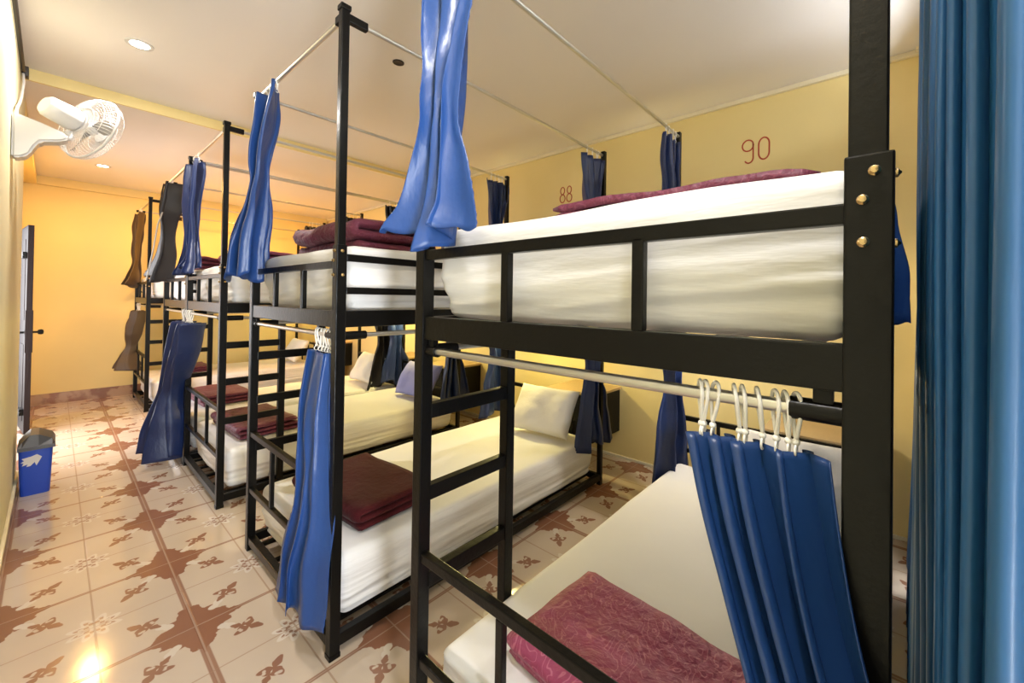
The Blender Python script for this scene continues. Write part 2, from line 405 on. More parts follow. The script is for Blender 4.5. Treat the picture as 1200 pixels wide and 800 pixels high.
# ------------------------------------------------------------------ bunk beds
W, L = 1.035, 1.93          # along Y, along X
P = .032; SL = .038
ZD0, ZD1, ZG = 1.238, 1.302, 1.492
ZT, ZR, ZRL = 2.455, 2.425, 1.205
def make_bunk(ladder_far, label, T=.030, TS=.038):
    t = thing('bunk_bed', label, 'bunk bed', (0, 0, 0), None)
    B = M['black']
    def part(name, boxes, m=B, bev=.003, parent=t, extra=None):
        bm = bmesh.new()
        for b in boxes: box(bm, *b, bev)
        if extra: extra(bm)
        return obj(name, bm, m, parent)
    o = .004 if T < .04 else .006
    # corridor side: tall near post with its thicker sleeve, short far post
    tall = part('post', [(-o, TS - o, -o, TS - o, 0.004, 1.552), (0, T, 0, T, 1.54, ZT), (-.004, T + .004, -.004, T + .004, ZT - .012, ZT + .008), (-o - .002, TS - o + .002, -o - .002, TS - o + .002, 0, .02)])
    for z, y in ((1.528, T * .34), (1.492, T * .62), (1.437, T * .6)):
        bm = bmesh.new(); lathe(bm, [(0, .0068), (.003, .0068), (.005, .0042), (.009, .0042), (.0095, .001)], (-o, y, z), (-1, 0, 0), 12); obj('bolt', bm, M['brass'], tall, True)
    for z, x in ((1.528, T * .5), (1.437, T * .6)):
        bm = bmesh.new(); lathe(bm, [(0, .006), (.003, .006), (.005, .003), (.007, .001)], (x, -o, z), (0, -1, 0), 10); obj('bolt', bm, M['brass'], tall, True)
    part('post', [(-o, SL - o, W - SL + o, W + o, 0, ZG + .012)])
    part('post', [(L - P, L, 0, P, 0, ZT)])
    part('post', [(L - P, L, W - P, W, 0, ZT)])
    # upper deck
    part('deck_frame', [(0, .034, P, W - P, ZD0, ZD1), (L - .034, L, P, W - P, ZD0, ZD1), (P, L - P, .002, .034, ZD0, ZD1), (P, L - P, W - .034, W - .002, ZD0, ZD1)]
         + [(.034, L - .034, .12 + .20 * i, .15 + .20 * i, ZD0 + .01, ZD0 + .03) for i in range(5)])
    part('lower_frame', [(0, .034, P, W - P, .035, .075), (L - .034, L, P, W - P, .035, .075), (P, L - P, .002, .034, .035, .08), (P, L - P, W - .034, W - .002, .035, .08)]
         + [(.034, L - .034, .12 + .20 * i, .15 + .20 * i, .035, .05) for i in range(5)])
    # guard rail at the corridor end
    part('guard_rail', [(0, .022, P, W - P, ZG - .028, ZG), (0, .02, .335, .358, ZD1, ZG - .02), (0, .02, .675, .698, ZD1, ZG - .02)])
    # long guard rails: the one beside the ladder stops short of the climbing gap
    g0 = P if ladder_far else .42
    part('guard_rail', [(g0, L - P, -.006, .009, ZG - .002, ZG + .026), (g0, L - P, -.006, .009, 1.365, 1.392)] + ([] if ladder_far else [(g0 - .02, g0, -.006, .009, ZD1 - .03, ZG + .026)]))
    g1 = .42 if ladder_far else P
    part('guard_rail', [(g1, L - P, W - .009, W + .006, 1.44, 1.466), (g1, L - P, W - .009, W + .006, 1.365, 1.385)] + ([(g1 - .02, g1, W - .009, W + .006, ZD1 - .03, 1.466)] if ladder_far else []))
    # footboard of the lower bed
    part('footboard', [(0, .022, P, W - P, .605, .632), (0, .022, P, W - P, .31, .335), (0, .018, .335, .358, .335, .605), (0, .018, .675, .698, .335, .605)])
    part('headboard', [(L - .03, L - .008, P, W - P, .60, .63), (L - .03, L - .008, P, W - P, .40, .425)] + [(L - .028, L - .012, y, y + .02, .08, .60) for y in (.26, .5, .74)])
    # ladder
    y0, y1 = (W - .040, W - .004) if ladder_far else (.004, .040)
    lad = part('ladder', [(.333, .372, y0, y1, 0.0, ZD0 + .01)])
    for z in (1.05, .815, .565):
        part('rung', [(.026, .335, y0 + .004, y1 - .004, z - .042, z)], parent=lad)
    # curtain rods: bracket, tube
    def rod(a, b, r=.0095):
        bm = bmesh.new(); tube(bm, [a, b], r, 12); obj('curtain_rod', bm, M['chrome'], t, True)
    def bracket(boxes): part('rod_bracket', boxes, bev=.004)
    rod((.02, P, ZR), (.02, W - .02, ZR))
    rod((P, .02, ZR), (L - P, .02, ZR)); rod((.0, W - .02, ZR), (L - P, W - .02, ZR))
    bracket([(.006, .034, P - .01, P + .045, ZR - .016, ZR + .016)]); bracket([(P - .005, P + .075, .008, .032, ZR - .016, ZR + .016)])
    bracket([(-.01, .075, W - .034, W - .006, ZR - .014, ZR + .014)])
    rod((.018, SL, ZRL), (.018, W - SL, ZRL), .0105)
    rod((P + .02, .02, ZRL), (L - P, .02, ZRL)); rod((P + .02, W - .02, ZRL), (L - P, W - .02, ZRL))
    for a, b in (((.018, SL - .01, ZRL), (.018, SL + .07, ZRL)), ((.018, W - SL - .035, ZRL), (.018, W - SL + .01, ZRL)), ((P, .02, ZRL), (P + .09, .02, ZRL)), ((P, W - .02, ZRL), (P + .09, W - .02, ZRL))):
        bm = bmesh.new(); tube(bm, [a, b], .0165, 12)
        if a[0] < P: y = (a[1] + b[1]) / 2; box(bm, .009, .027, y - .012, y + .012, ZRL, ZD0 + .002, .002)
        obj('rod_bracket', bm, B, t, True)
    return t
BY = {'A': -.045, 'B': 1.52, 'C': 3.165, 'D': 4.215, 'E': 6.385}
nm = {'A': 'nearest bunk', 'B': 'second bunk from the camera', 'C': 'third bunk from the camera', 'D': 'fourth bunk from the camera', 'E': 'farthest bunk'}
bk = {}
bk['A'] = make_bunk(True, 'black steel bunk bed, the nearest, whose tall front post fills the right of the view', .042, .052)
bk['B'] = make_bunk(True, 'black steel bunk bed second in the row, blue curtain tied down its front post')
bk['C'] = make_bunk(False, 'black steel bunk bed standing third in the row, a patchy glare on its end rail')
bk['A'].location = (0, BY['A'], 0); bk['C'].location = (0, BY['C'], 0)
bk['B'].location = (0, BY['B'], 0)
bk['D'] = dup(bk['B'], (0, BY['D'], 0), 'black steel bunk bed fourth in the row, standing directly against the third')
bk['E'] = dup(bk['C'], (0, BY['E'], 0), 'black steel bunk bed farthest away, by the far yellow wall')
for b in bk.values(): b['group'] = 'row of bunk beds along the right wall'

# ------------------------------------------------------------------ mattresses
def mattress(name, h, seed, label, loc, group, kind):
    bm = bmesh.new(); hx, hy = L / 2 - .050, W / 2 - .020
    rz = h / 2
    def f(co, n):
        side = 1 - abs(n.z)
        z = co.z / rz
        # sheet tucked in: body narrows to the bottom, slack pulled into long folds
        k = 1 - .035 * max(0, -z)
        co = Vector((co.x * (1 - .018 * max(0, -z)), co.y * k, co.z))
        a = fn((co.x * .8, co.y * .8, co.z * 5), 2.6, seed) * .014 - abs(fn((co.x * .6, co.y * .6 , co.z * 9 + co.y * .8), 3.0, seed + 3)) * .020 * max(0, .45 - z) * min(1, side * 2)
        if n.z > .5: a = fn(co, 2.4, seed) * .010 + fn(co, 7, seed) * .002
        if n.z < -.5: a = 0
        co += n * a
        if n.z > .2: co.z += .012 * (1 - (co.x / hx) ** 2) * (1 - (co.y / hy) ** 2)
        return co
    rbox(bm, (hx, hy, rz), .040, (56, 40, 26), f)
    o = obj(name, bm, M['sheet'], None, 'all', (loc[0] + L / 2, loc[1] + W / 2, loc[2] + rz))
    return tag(o, label, 'mattress', group)
HU, HL = .262, .258
lowlab = {'A': 'white sheeted lower mattress under the nearest bunk, rose blanket on its end',
          'B': 'white sheeted lower mattress of the second bunk, leaning white pillow at its head',
          'C': 'white sheeted lower mattress of the third bunk, lavender pillow at its head',
          'D': 'white sheeted lower mattress of the fourth bunk, just beyond the folded maroon blanket',
          'E': 'white sheeted lower mattress of the farthest bunk by the yellow wall'}
uplab = {'A': 'thick white mattress on the upper deck of the nearest bunk, below the number 90',
         'B': 'white upper mattress of the second bunk behind a two-slat rail, plum blanket on top',
         'C': 'white upper mattress of the third bunk behind a brightly lit rail',
         'D': 'white upper mattress of the fourth bunk seen between rail slats',
         'E': 'cream lit upper mattress of the farthest bunk'}
for i, k in enumerate('ABCDE'):
    mattress('mattress', HU, 11 + i, uplab[k], (.0, BY[k], ZD1 - .005), 'mattresses on the upper decks', 'u').scale = (1.0, 1.0, 1)
    mattress('mattress', HL, 31 + i, lowlab[k], (.0, BY[k], .082), 'mattresses on the lower beds', 'l').scale = (1.0, .95, 1)

# ------------------------------------------------------------------ pillows
def pillow(lx, ly, th, m, loc, rot, label, seed, group='pillows on the lower beds'):
    bm = bmesh.new(); n = 26; V = {}
    for s in (1, -1):
        for i in range(n + 1):
            for j in range(n + 1):
                u, v = -1 + 2 * i / n, -1 + 2 * j / n
                edge = i in (0, n) or j in (0, n)
                if edge and s == -1: V[(s, i, j)] = V[(1, i, j)]; continue
                pin = 1 - .05 * (1 - abs(u) ** 2) * abs(v) ** 3, 1 - .05 * (1 - abs(v) ** 2) * abs(u) ** 3
                hgt = th / 2 * (max(0, (1 - abs(u) ** 2.6) * (1 - abs(v) ** 2.6))) ** .40
                x, y = u * lx / 2 * pin[1], v * ly / 2 * pin[0]
                w = fn((x, y, s * .3), 6, seed) * .024 * (0 if edge else 1) + fn((x, y, s), 16, seed) * .004
                V[(s, i, j)] = bm.verts.new((x, y, s * hgt + w))
    for s in (1, -1):
        for i in range(n):
            for j in range(n):
                q = [V[(s, i, j)], V[(s, i + 1, j)], V[(s, i + 1, j + 1)], V[(s, i, j + 1)]]
                if len(set(q)) == 4: bm.faces.new(q if s == 1 else q[::-1])
    o = obj('pillow', bm, m, None, 'all', loc); o.rotation_euler = rot
    return tag(o, label, 'pillow', group)
zl = .082 + HL
def lean(y, m, label, seed, x=1.70, a=-58, rz=0, ly=.52, lx=.36): pillow(lx, ly, .15, m, (x, y, zl + .185), (0, math.radians(a), math.radians(rz)), label, seed)
lean(BY['B'] + .38, M['pillow'], 'plump white pillow propped at the head of the second lower bed', 1, rz=6)
lean(BY['C'] + .38, M['pillow_lav'], 'lavender blue pillow propped at the head of the third lower bed', 2, rz=4)
lean(BY['D'] + .36, M['pillow'], 'cream pillow propped on the fourth lower bed, seen right of the second bunk front post', 3)
lean(BY['E'] + .45, M['pillow'], 'small looking cream pillow on the farthest lower bed', 4)
lean(BY['A'] + .30, M['pillow'], 'pale pillow on the nearest lower bed, mostly behind the hanging blue curtain', 5, x=1.62)

# ------------------------------------------------------------------ folded blankets
def blanket(lx, ly, layers, th, m, loc, rz, label, seed, amp=.006, group='folded blankets on the beds', crown=0):
    """one strip folded back and forth: serpentine section along local x, extruded along y"""
    bm = bmesh.new(); path = []
    g = th * 1.06
    for k in range(layers):
        z = g * k; a, b = (-lx / 2, lx / 2) if k % 2 == 0 else (lx / 2, -lx / 2)
        inset = .012 * k
        a = a * (1 - inset); b = b * (1 - inset)
        for i in range(15): path.append(Vector((a + (b - a) * i / 14, 0, z)))
        if k < layers - 1:
            s = 1 if b > 0 else -1
            for q in (-45, 0, 45): path.append(Vector((b + s * g / 2 * math.cos(math.radians(q)), 0, z + g / 2 + g / 2 * math.sin(math.radians(q)))))
    ny = 22; rows = []
    for side in (1, -1):
        R = []
        for i, p in enumerate(path):
            d = (path[min(i + 1, len(path) - 1)] - path[max(i - 1, 0)]).normalized(); nn = Vector((-d.z, 0, d.x)) * (th / 2 * .94) * side
            row = []
            for j in range(ny + 1):
                v = -1 + 2 * j / ny
                ed = .12 * th if j in (0, ny) else 0
                co = p + nn * (1 - (.7 if j in (0, ny) else 0)); co.y = v * ly / 2 * (1 - .01 * fn((p.x, p.z, 0), 9, seed))
                w = fn((p.x, co.y, p.z * .5), 5, seed) * amp + fn((p.x, co.y, p.z * .5), 14, seed) * amp * .4
                top = (p.z / (g * max(1, layers - 1)))
                co.z += w * (.3 + top) + crown * top * (1 - v * v) * (1 - (2 * p.x / lx) ** 2)
                row.append(bm.verts.new(co))
            R.append(row)
        rows.append(R)
    for R, fl in ((rows[0], 1), (rows[1], -1)):
        for i in range(len(R) - 1):
            for j in range(ny):
                q = (R[i][j], R[i + 1][j], R[i + 1][j + 1], R[i][j + 1]); bm.faces.new(q if fl > 0 else q[::-1])
    A, B = rows
    for i in range(len(A) - 1):
        for j in (0, ny): bm.faces.new((A[i][j], A[i + 1][j], B[i + 1][j], B[i][j]))
    for j in range(ny):
        for i in (0, len(A) - 1): bm.faces.new((A[i][j], A[i][j + 1], B[i][j + 1], B[i][j]))
    o = obj('folded_blanket', bm, m, None, 'all', (loc[0], loc[1], loc[2] + th / 2 + .004)); o.rotation_euler = (0, 0, math.radians(rz))
    return tag(o, label, 'blanket', group)
zt = zl + .006; zu = ZD1 + HU + .008
blanket(.37, .66, 3, .022, M['bl_rose'], (.325, .42, zt), -4, 'rose pink quilted blanket folded flat on the nearest lower bed', 1, .008)
blanket(.38, .62, 3, .030, M['bl_maroon'], (.345, 1.97, zt), 4, 'dark maroon fleece blanket folded thickly on the second lower bed', 2, .006)
blanket(.36, .66, 3, .028, M['bl_plum'], (.33, 3.66, zt), 2, 'dark red blanket folded on the third lower bed behind the bunk ladder rungs', 3, .008)
blanket(.36, .58, 3, .030, M['bl_plum'], (.36, 4.85, zt), 2, 'pinkish red rolled edge blanket folded on the fourth lower bed', 4, .008)
blanket(.30, .50, 3, .022, M['bl_plum'], (.50, 6.95, zt), 0, 'small looking red blanket on the farthest lower bed', 5, .008)
blanket(.46, .62, 2, .024, M['bl_plum'], (.47, .38, zu - .004), 5, 'plum blanket lying low on the nearest upper mattress under the numbers', 6, .010, crown=.034)
blanket(.40, .66, 3, .048, M['bl_plum'], (.42, 2.16, zu), 3, 'plump plum blanket folded in rolls on the second upper mattress', 7, .018, crown=.02)
blanket(.36, .60, 3, .030, M['bl_plum'], (.36, 3.68, zu), 3, 'plum blanket on the third upper mattress half behind a blue curtain', 8, .012)
blanket(.36, .60, 3, .034, M['bl_plum'], (.30, 4.80, zu), 3, 'plum blanket on the fourth upper mattress below a tied navy curtain', 9, .012)

# ------------------------------------------------------------------ bed head lockers
def locker(y0, y1, label, x0=2.04):
    t = thing('mounted_locker', label, 'locker', (x0, y0, .23), 'black lockers between the bed heads and the wall')
    w = y1 - y0; d = XR - x0
    bm = bmesh.new()
    box(bm, 0, d, 0, w, 0, .018, .002); box(bm, .012, d, 0, .018, .018, .36, .002); box(bm, .012, d, w - .018, w, .018, .36, .002); box(bm, d - .012, d, .018, w - .018, .018, .36)
    obj('body', bm, M['black'], t)
    bm = bmesh.new(); box(bm, -.012, d, -.012, w + .012, .36, .380, .003); obj('top', bm, M['wood'], t)
    bm = bmesh.new(); box(bm, -.004, .012, .020, w - .020, .022, .355, .003); dr = obj('door', bm, M['black'], t)
    bm = bmesh.new(); lathe(bm, [(0, .008), (.012, .006), (.016, .011), (.024, .009)], (-.004, .07, .19), (-1, 0, 0), 12); obj('knob', bm, M['chrome'], dr, True)
    return t
lk = locker(1.68, 2.13, 'black locker with pale wood top beside the white pillow on the second bed')
lkc = [dup(lk, (2.04, 3.47, .23), 'black locker with pale wood top beside the lavender pillow'),
       dup(lk, (2.04, 4.42, .23), 'black locker behind the dark tied curtains at the fourth bed head'),
       dup(lk, (2.04, 6.60, .23), 'black locker at the head of the farthest bed'),
       dup(lk, (2.04, .03, .23), 'black locker at the head of the nearest bed behind the blue curtain')]
LAMPX = 1.84
for k, where in (('A', 'nearest'), ('B', 'second'), ('C', 'third'), ('D', 'fourth'), ('E', 'farthest')):
    t = thing('bed_lamp', 'small warm lamp under the upper deck of the %s bunk' % where, 'lamp', (LAMPX, BY[k] + .86, 1.238), 'small lamps under the decks')
    bm = bmesh.new(); lathe(bm, [(0, .030), (-.012, .030), (-.016, .022), (-.018, .010)], (0, 0, 0), (0, 0, 1), 18); obj('base', bm, M['white'], t, True)
    bm = bmesh.new(); lathe(bm, [(-.016, .010), (-.022, .016), (-.032, .018), (-.042, .013), (-.046, .003)], (0, 0, 0), (0, 0, 1), 16); obj('bulb', bm, M['lamp_warm'], t, True)

# ------------------------------------------------------------------ curtains
def hook_bm(bm, y, z, x, tilt=0, s=1, ax='y'):
    """white plastic ring: loop round the rod, bead, small eye"""
    pts = []; low = (0.0, tilt * .010, -.044 * s); yw = .75 + .35 * tilt
    for i in range(22):
        q = 2 * PI * i / 22
        rr = .0185 * s * math.sin(q) * (.60 - .40 * math.cos(q))
        pts.append((rr * math.cos(yw), rr * math.sin(yw) * .8 + low[1] * (1 + math.cos(q)) / 2, (-.0115 - .0325 * math.cos(q)) * s))
    def T(p):
        if ax == 'y': return (x + p[0], y + p[1], z + p[2])
        return (x + p[1], y + p[0], z + p[2])
    tube(bm, [T(p) for p in pts], .0031 * s, 8, closed=True)
    bmesh.ops.create_icosphere(bm, subdivisions=2, radius=.0058 * s, matrix=Matrix.Translation(T((0, low[1], -.050 * s))))
    ring = [T((math.cos(a) * .0085 * s, low[1], -.062 * s + math.sin(a) * .0085 * s)) for a in [2 * PI * i / 12 for i in range(12)]]
    tube(bm, ring, .0018 * s, 6, closed=True)

def curtain(name, label, m, keys, folds=5, seed=0, axis='y', group=None, hooks=None, thick=.0022, nz=64, nw=110, scal=.010, cat='curtain', hookw=None, power=1.0, rag=1.0, curl=.10):
    """keys: list of (z, centre x, centre y, width, depth) from top to bottom. Width runs along `axis`."""
    rnd = random.Random(seed); ph = [rnd.uniform(0, 6.28) for _ in range(6)]
    t = thing(name, label, cat, (keys[0][1], keys[0][2], keys[0][0]), group)
    K = keys; org = Vector((keys[0][1], keys[0][2], keys[0][0]))
    bm = bmesh.new(); rows = []
    def interp(s):
        z = K[0][0] + (K[-1][0] - K[0][0]) * s
        for q in range(len(K) - 1):
            a, b = K[q], K[q + 1]
            if a[0] >= z >= b[0] - 1e-9:
                h = a[0] - b[0]; f = (a[0] - z) / (h + 1e-9); out = []
                for i in range(1, 5):
                    d = (b[i] - a[i]) / h
                    d0 = (a[i] - K[q - 1][i]) / (K[q - 1][0] - a[0]) if q else d
                    d1 = (K[q + 2][i] - b[i]) / (b[0] - K[q + 2][0]) if q < len(K) - 2 else d
                    m0, m1 = h * (d + d0) / 2, h * (d + d1) / 2
                    out.append((2 * f ** 3 - 3 * f * f + 1) * a[i] + (f ** 3 - 2 * f * f + f) * m0 + (-2 * f ** 3 + 3 * f * f) * b[i] + (f ** 3 - f * f) * m1)
                return z, out
        return z, list(K[-1][1:])
    for i in range(nz + 1):
        s = i / nz; z, (cx, cy, w, d) = interp(s)
        row = []
        for j in range(nw + 1):
            u = j / nw
            ft = u * folds + .25 * math.sin(u * 7 + ph[0] + s * 1.2) + .10 * s * math.sin(ph[1] + 9 * u)
            wv = math.sin(2 * PI * ft + ph[2]); wv = math.copysign(abs(wv) ** power, wv)
            a = d / 2 * wv * (.75 + .35 * math.sin(u * 11 + ph[3]) * rag)
            along = (u - .5) * w + curl * w / max(1, folds) * math.sin(4 * PI * ft + ph[4])
            a += fn((u * 3, s * 4, seed), 1.3, seed) * .016 * rag; along += fn((u * 2, s * 5, seed + 4), 1.2, seed) * .012 * rag
            zz = z
            if s > .97 and scal: zz -= scal * abs(math.sin(PI * folds * 2.6 * u)) * (s - .97) / .03
            if j in (0, nw) and scal: along += (1 if j else -1) * scal * .45 * abs(math.sin(PI * s * (K[0][0] - K[-1][0]) / .03))
            if s > .9: zz += .03 * rag * math.sin(2 * PI * ft * .5 + ph[5]) * (s - .9) / .1
            co = Vector((cx + a, cy + along, zz)) if axis == 'y' else Vector((cx + along, cy + a, zz))
            row.append(bm.verts.new(co - org))
        rows.append(row)
    for i in range(nz):
        for j in range(nw): bm.faces.new((rows[i][j], rows[i][j + 1], rows[i + 1][j + 1], rows[i + 1][j]))
    o = obj('fabric', bm, m, t, 'all')
    md = o.modifiers.new('thick', 'SOLIDIFY'); md.thickness = thick; md.offset = 0
    if hooks:
        n, hz, x0, y0, span, s = hooks
        for i in range(n):
            f = (i + .5) / n + rnd.uniform(-.3, .3) / n
            bm = bmesh.new()
            if axis == 'y': hook_bm(bm, y0 + (f - .5) * span, hz, x0, rnd.uniform(-1, 1), s, 'y')
            else: hook_bm(bm, y0, hz, x0 + (f - .5) * span, rnd.uniform(-1, 1), s, 'x')
            for v in bm.verts: v.co -= org
            obj('curtain_hook', bm, M['hook'], t, True)
    return t
def band(t, m, z, cx, cy, rx, ry, org):
    bm = bmesh.new(); n = 28
    tube(bm, [(cx + rx * math.cos(2 * PI * i / n) - org[0], cy + ry * math.sin(2 * PI * i / n) - org[1], z + .006 * math.sin(4 * PI * i / n) - org[2]) for i in range(n)], .0045, 8, closed=True)
    return obj('tie_band', bm, m, t, True)

G1 = 'tied curtains on the corridor side'; G2 = 'tied curtains at the wall end of the bunks'
# --- upper corridor curtains, hung at the far end of each rod
def up_corr(y, m, label, seed, top=.30, waist=.15, bot=.34, zt=2.385, zb=1.44, dx=0, tilt=0, wz=1.95, hookn=5, dp=None):
    dp = dp or (.05, .10, .13)
    t = curtain('bed_curtain', label, m, [(zt, .02, y, top, dp[0]), (zt - .12, .015, y, top * .98, dp[0] * 1.2), (wz + .06, .0, y + tilt * .3, waist * 1.1, dp[1] * 1.05), (wz - .03, .0, y + tilt * .35, waist, dp[1]), (wz - .24, -.01, y + tilt * .7, bot * .85, dp[2] * .8), (zb, -.03, y + tilt, bot, dp[2])],
            folds=2.6, seed=seed, group=G1, hooks=(hookn, ZR, .02, y, top * .75, .8), power=.8)
up_corr(.86, M['blue'], 'large bright blue satin curtain tied in the middle, hanging above the nearest bunk ladder', 3, .28, .125, .29, tilt=.035, zb=1.515, wz=1.86)
up_corr(2.37, M['blue'], 'blue satin curtain tied low, over the guard rail corner of the second bunk', 4, .38, .22, .52, tilt=.14, zb=1.46, wz=1.97, dp=(.10, .09, .20))
up_corr(4.12, M['navy'], 'navy curtain nipped at the waist over the third bunk end', 5, .40, .22, .50, zb=1.54, wz=1.84, dp=(.075, .06, .13))
up_corr(5.16, M['dark'], 'black curtain with a grey cord hanging across it, over the fourth bunk', 6, .34, .22, .50, zb=1.50, tilt=.2, wz=1.90, dp=(.16, .09, .17))
up_corr(7.30, M['taupe'], 'taupe brown curtain above the farthest bunk against the yellow wall', 7, .40, .26, .50, zb=1.46, tilt=.1, wz=1.80, dp=(.09, .08, .18))
# --- lower corridor curtains
t = curtain('bed_curtain', 'shade-darkened blue curtain on white hooks sweeping in front of the nearest bunk post', M['royal'],
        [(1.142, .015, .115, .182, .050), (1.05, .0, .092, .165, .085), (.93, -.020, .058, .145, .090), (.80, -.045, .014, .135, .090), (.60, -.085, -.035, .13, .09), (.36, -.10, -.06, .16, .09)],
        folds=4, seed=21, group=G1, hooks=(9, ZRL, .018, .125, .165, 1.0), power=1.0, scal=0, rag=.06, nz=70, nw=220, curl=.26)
t = curtain('bed_curtain', 'mid blue satin curtain with scalloped edge hanging down the second bunk front post', M['blue'],
        [(1.135, .010, 1.665, .24, .05), (.95, -.01, 1.67, .26, .055), (.75, -.02, 1.66, .25, .06), (.50, -.03, 1.66, .28, .07), (.30, -.05, 1.69, .34, .07), (.13, -.06, 1.70, .38, .06)],
        folds=1.7, seed=22, group=G1, hooks=(7, ZRL, .018, 1.665, .16, 1.0), power=.9, rag=.7)
t = curtain('bed_curtain', 'navy curtain tied at the waist hanging low between the third and fourth bunk ends', M['navy'],
        [(1.135, .0, 4.18, .50, .16), (.80, -.04, 4.26, .40, .16), (.60, -.06, 4.35, .28, .13), (.35, -.09, 4.42, .48, .20), (.10, -.12, 4.44, .58, .22)],
        folds=5, seed=23, group=G1, hooks=(6, ZRL, .0, 4.16, .36, 1.2), power=.8)
t = curtain('bed_curtain', 'taupe brown curtain tied at the waist on the lower bed of the farthest bunk', M['taupe'],
        [(1.135, .01, 7.26, .36, .13), (.85, -.02, 7.28, .32, .14), (.68, -.04, 7.28, .17, .09), (.42, -.07, 7.30, .44, .24)],
        folds=4, seed=24, group=G1, hooks=(4, ZRL, .018, 7.26, .25, 1.1), power=.8)
# --- wall end curtains
def wall_up(y, m, label, seed, x=1.78, top=.27, ln=.95):
    curtain('bed_curtain', label, m, [(2.375, x, y, top, .06), (2.25, x, y, top * .92, .07), (1.95, x - .01, y, .12, .09), (1.45, x, y, .26, .10)], folds=4, seed=seed, axis='x', group=G2,
            hooks=(4, ZR, x, y, top * .7, .8), nz=36, nw=70, power=.8)
def wall_lo(y, m, label, seed, x=1.84, zb=.36, sgn=0):
    curtain('bed_curtain', label, m, [(1.150, x, y, .21, .05), (1.0, x, y, .19, .07), (.85, x, y, .13, .09), (.62, x + sgn * .02, y - .015, .28, .10), (zb, x + sgn * .04, y - .03, .40, .12)], folds=3, seed=seed, axis='x', group=G2,
            hooks=(3, ZRL, x, y, .10, .8), nz=36, nw=70, power=.8)
e = W - .02
wall_up(BY['A'] + e, M['navy'], 'short navy curtain top left of the painted number 90', 31)
wall_up(BY['B'] + .02, M['navy'], 'short navy curtain top just right of the painted number 88', 32)
wall_up(BY['B'] + e, M['navy'], 'navy curtain top left of the painted 88, behind the near mattress corner', 33)
wall_up(BY['C'] + .02, M['navy'], 'navy curtain top just right of the large bright blue tied curtain', 34)
wall_up(BY['C'] + e, M['dark'], 'black curtain top at the wall just beyond the second upper mattress blanket', 35)
wall_up(BY['D'] + e, M['dark'], 'black curtain top at the wall, the middle one seen left of the bright blue curtain', 36)
wall_up(BY['E'] + .02, M['dark'], 'black curtain top at the wall, farthest one seen over the plum blanket', 37)
wall_lo(BY['A'] + e, M['navy'], 'blue curtain with pale hem at the head of the nearest lower bed', 41, zb=.28, sgn=-1)
wall_lo(BY['B'] + .02, M['navy'], 'blue tied curtain flaring beside the locker at the second bed head', 42, zb=.33)
wall_lo(BY['B'] + e, M['navy'], 'blue tied curtain behind the near ladder, left of the white pillow', 43, zb=.36)
wall_lo(BY['C'] + .02, M['navy'], 'blue tied curtain flaring right of the lavender pillow', 44, zb=.36)
wall_lo(BY['C'] + e, M['navy'], 'slate tied curtain left of the lavender pillow', 45, zb=.40)
wall_lo(BY['D'] + .10, M['dark'], 'black tied curtain beside the cream pillow of the fourth bed', 46, zb=.36, x=1.74)
# curtain of the nearest bunk that bulges out behind its tall post
curtain('bed_curtain', 'blue curtain with ragged sunlit edge poking out behind the nearest tall post', M['blue'],
        [(2.375, 1.72, .02, .20, .04), (2.02, 1.70, .005, .14, .05), (1.80, 1.68, -.045, .16, .07), (1.33, 1.66, -.085, .22, .085)], folds=4, seed=51, axis='x', group=G2, hooks=(4, ZR, 1.72, .02, .14, .8), nz=40, nw=70, scal=.016, rag=1.5)

# --- long window curtain in front of the near wall window
def window_curtain(x0, x1, zb, zt, yc, d, folds, seed, label, pw=.7):
    t = thing('window_curtain', label, 'curtain', ((x0 + x1) / 2, yc, zb), 'long curtains at the window')
    bm = bmesh.new(); nw, nz = folds * 26, 60; rows = []
    for i in range(nz + 1):
        s = i / nz; z = zt + (zb - zt) * s; row = []
        for j in range(nw + 1):
            u = j / nw
            x0u = x0 + (x1 - x0) * u
            ft = u * folds + .22 * math.sin(u * 9 + seed) + .10 * math.sin(s * 3 + u * 5)
            wv = math.sin(2 * PI * ft); wv = math.copysign(abs(wv) ** pw, wv)
            amp = d * (.5 + .5 * min(1, s * 6 + .35)) * (.8 + .3 * math.sin(u * 13 + seed))
            # the cloth hangs close to the wall at the far end and stands out more at the near end and towards the hem
            front = min(-.088, -.074 - .057 * x0u + .016 * s * s * max(0, x0u + .3))
            depth = min(amp, front + .207)
            x = x0u + .02 * math.sin(4 * PI * ft) + .02 * fn((u * 5, s * 2.5, 1), 1.2, seed)
            y = front - depth * (1 - wv) / 2 + .006 * fn((u * 6, s * 3, 0), 1.2, seed)
            y = max(YN + .010, min(-.085, y))
            row.append(bm.verts.new((x - (x0 + x1) / 2, y - yc, z - zb)))
        rows.append(row)
    for i in range(nz):
        for j in range(nw): bm.faces.new((rows[i][j], rows[i][j + 1], rows[i + 1][j + 1], rows[i + 1][j]))
    o = obj('fabric', bm, M['winblue'], t, 'all'); md = o.modifiers.new('thick', 'SOLIDIFY'); md.thickness = .002; md.offset = 0
    return t
window_curtain(-.34, 1.87, .02, 2.46, -.186, .100, 22, 3, 'long royal blue window curtain in deep folds filling the right edge of the view')
window_curtain(1.90, 2.05, .12, 2.44, -.192, .034, 2, 8, 'narrow far leaf of the blue window curtain, shorter hem above the floor')
bm = bmesh.new(); tube(bm, [(-.36, -.205, 2.475), (2.02, -.205, 2.475)], .009, 10)
for x in (-.36, 2.02): bmesh.ops.create_icosphere(bm, subdivisions=2, radius=.016, matrix=Matrix.Translation((x, -.205, 2.475)))
tag(obj('curtain_pole', bm, M['chrome'], None, True), 'steel pole carrying the long blue window curtain', 'curtain rod')

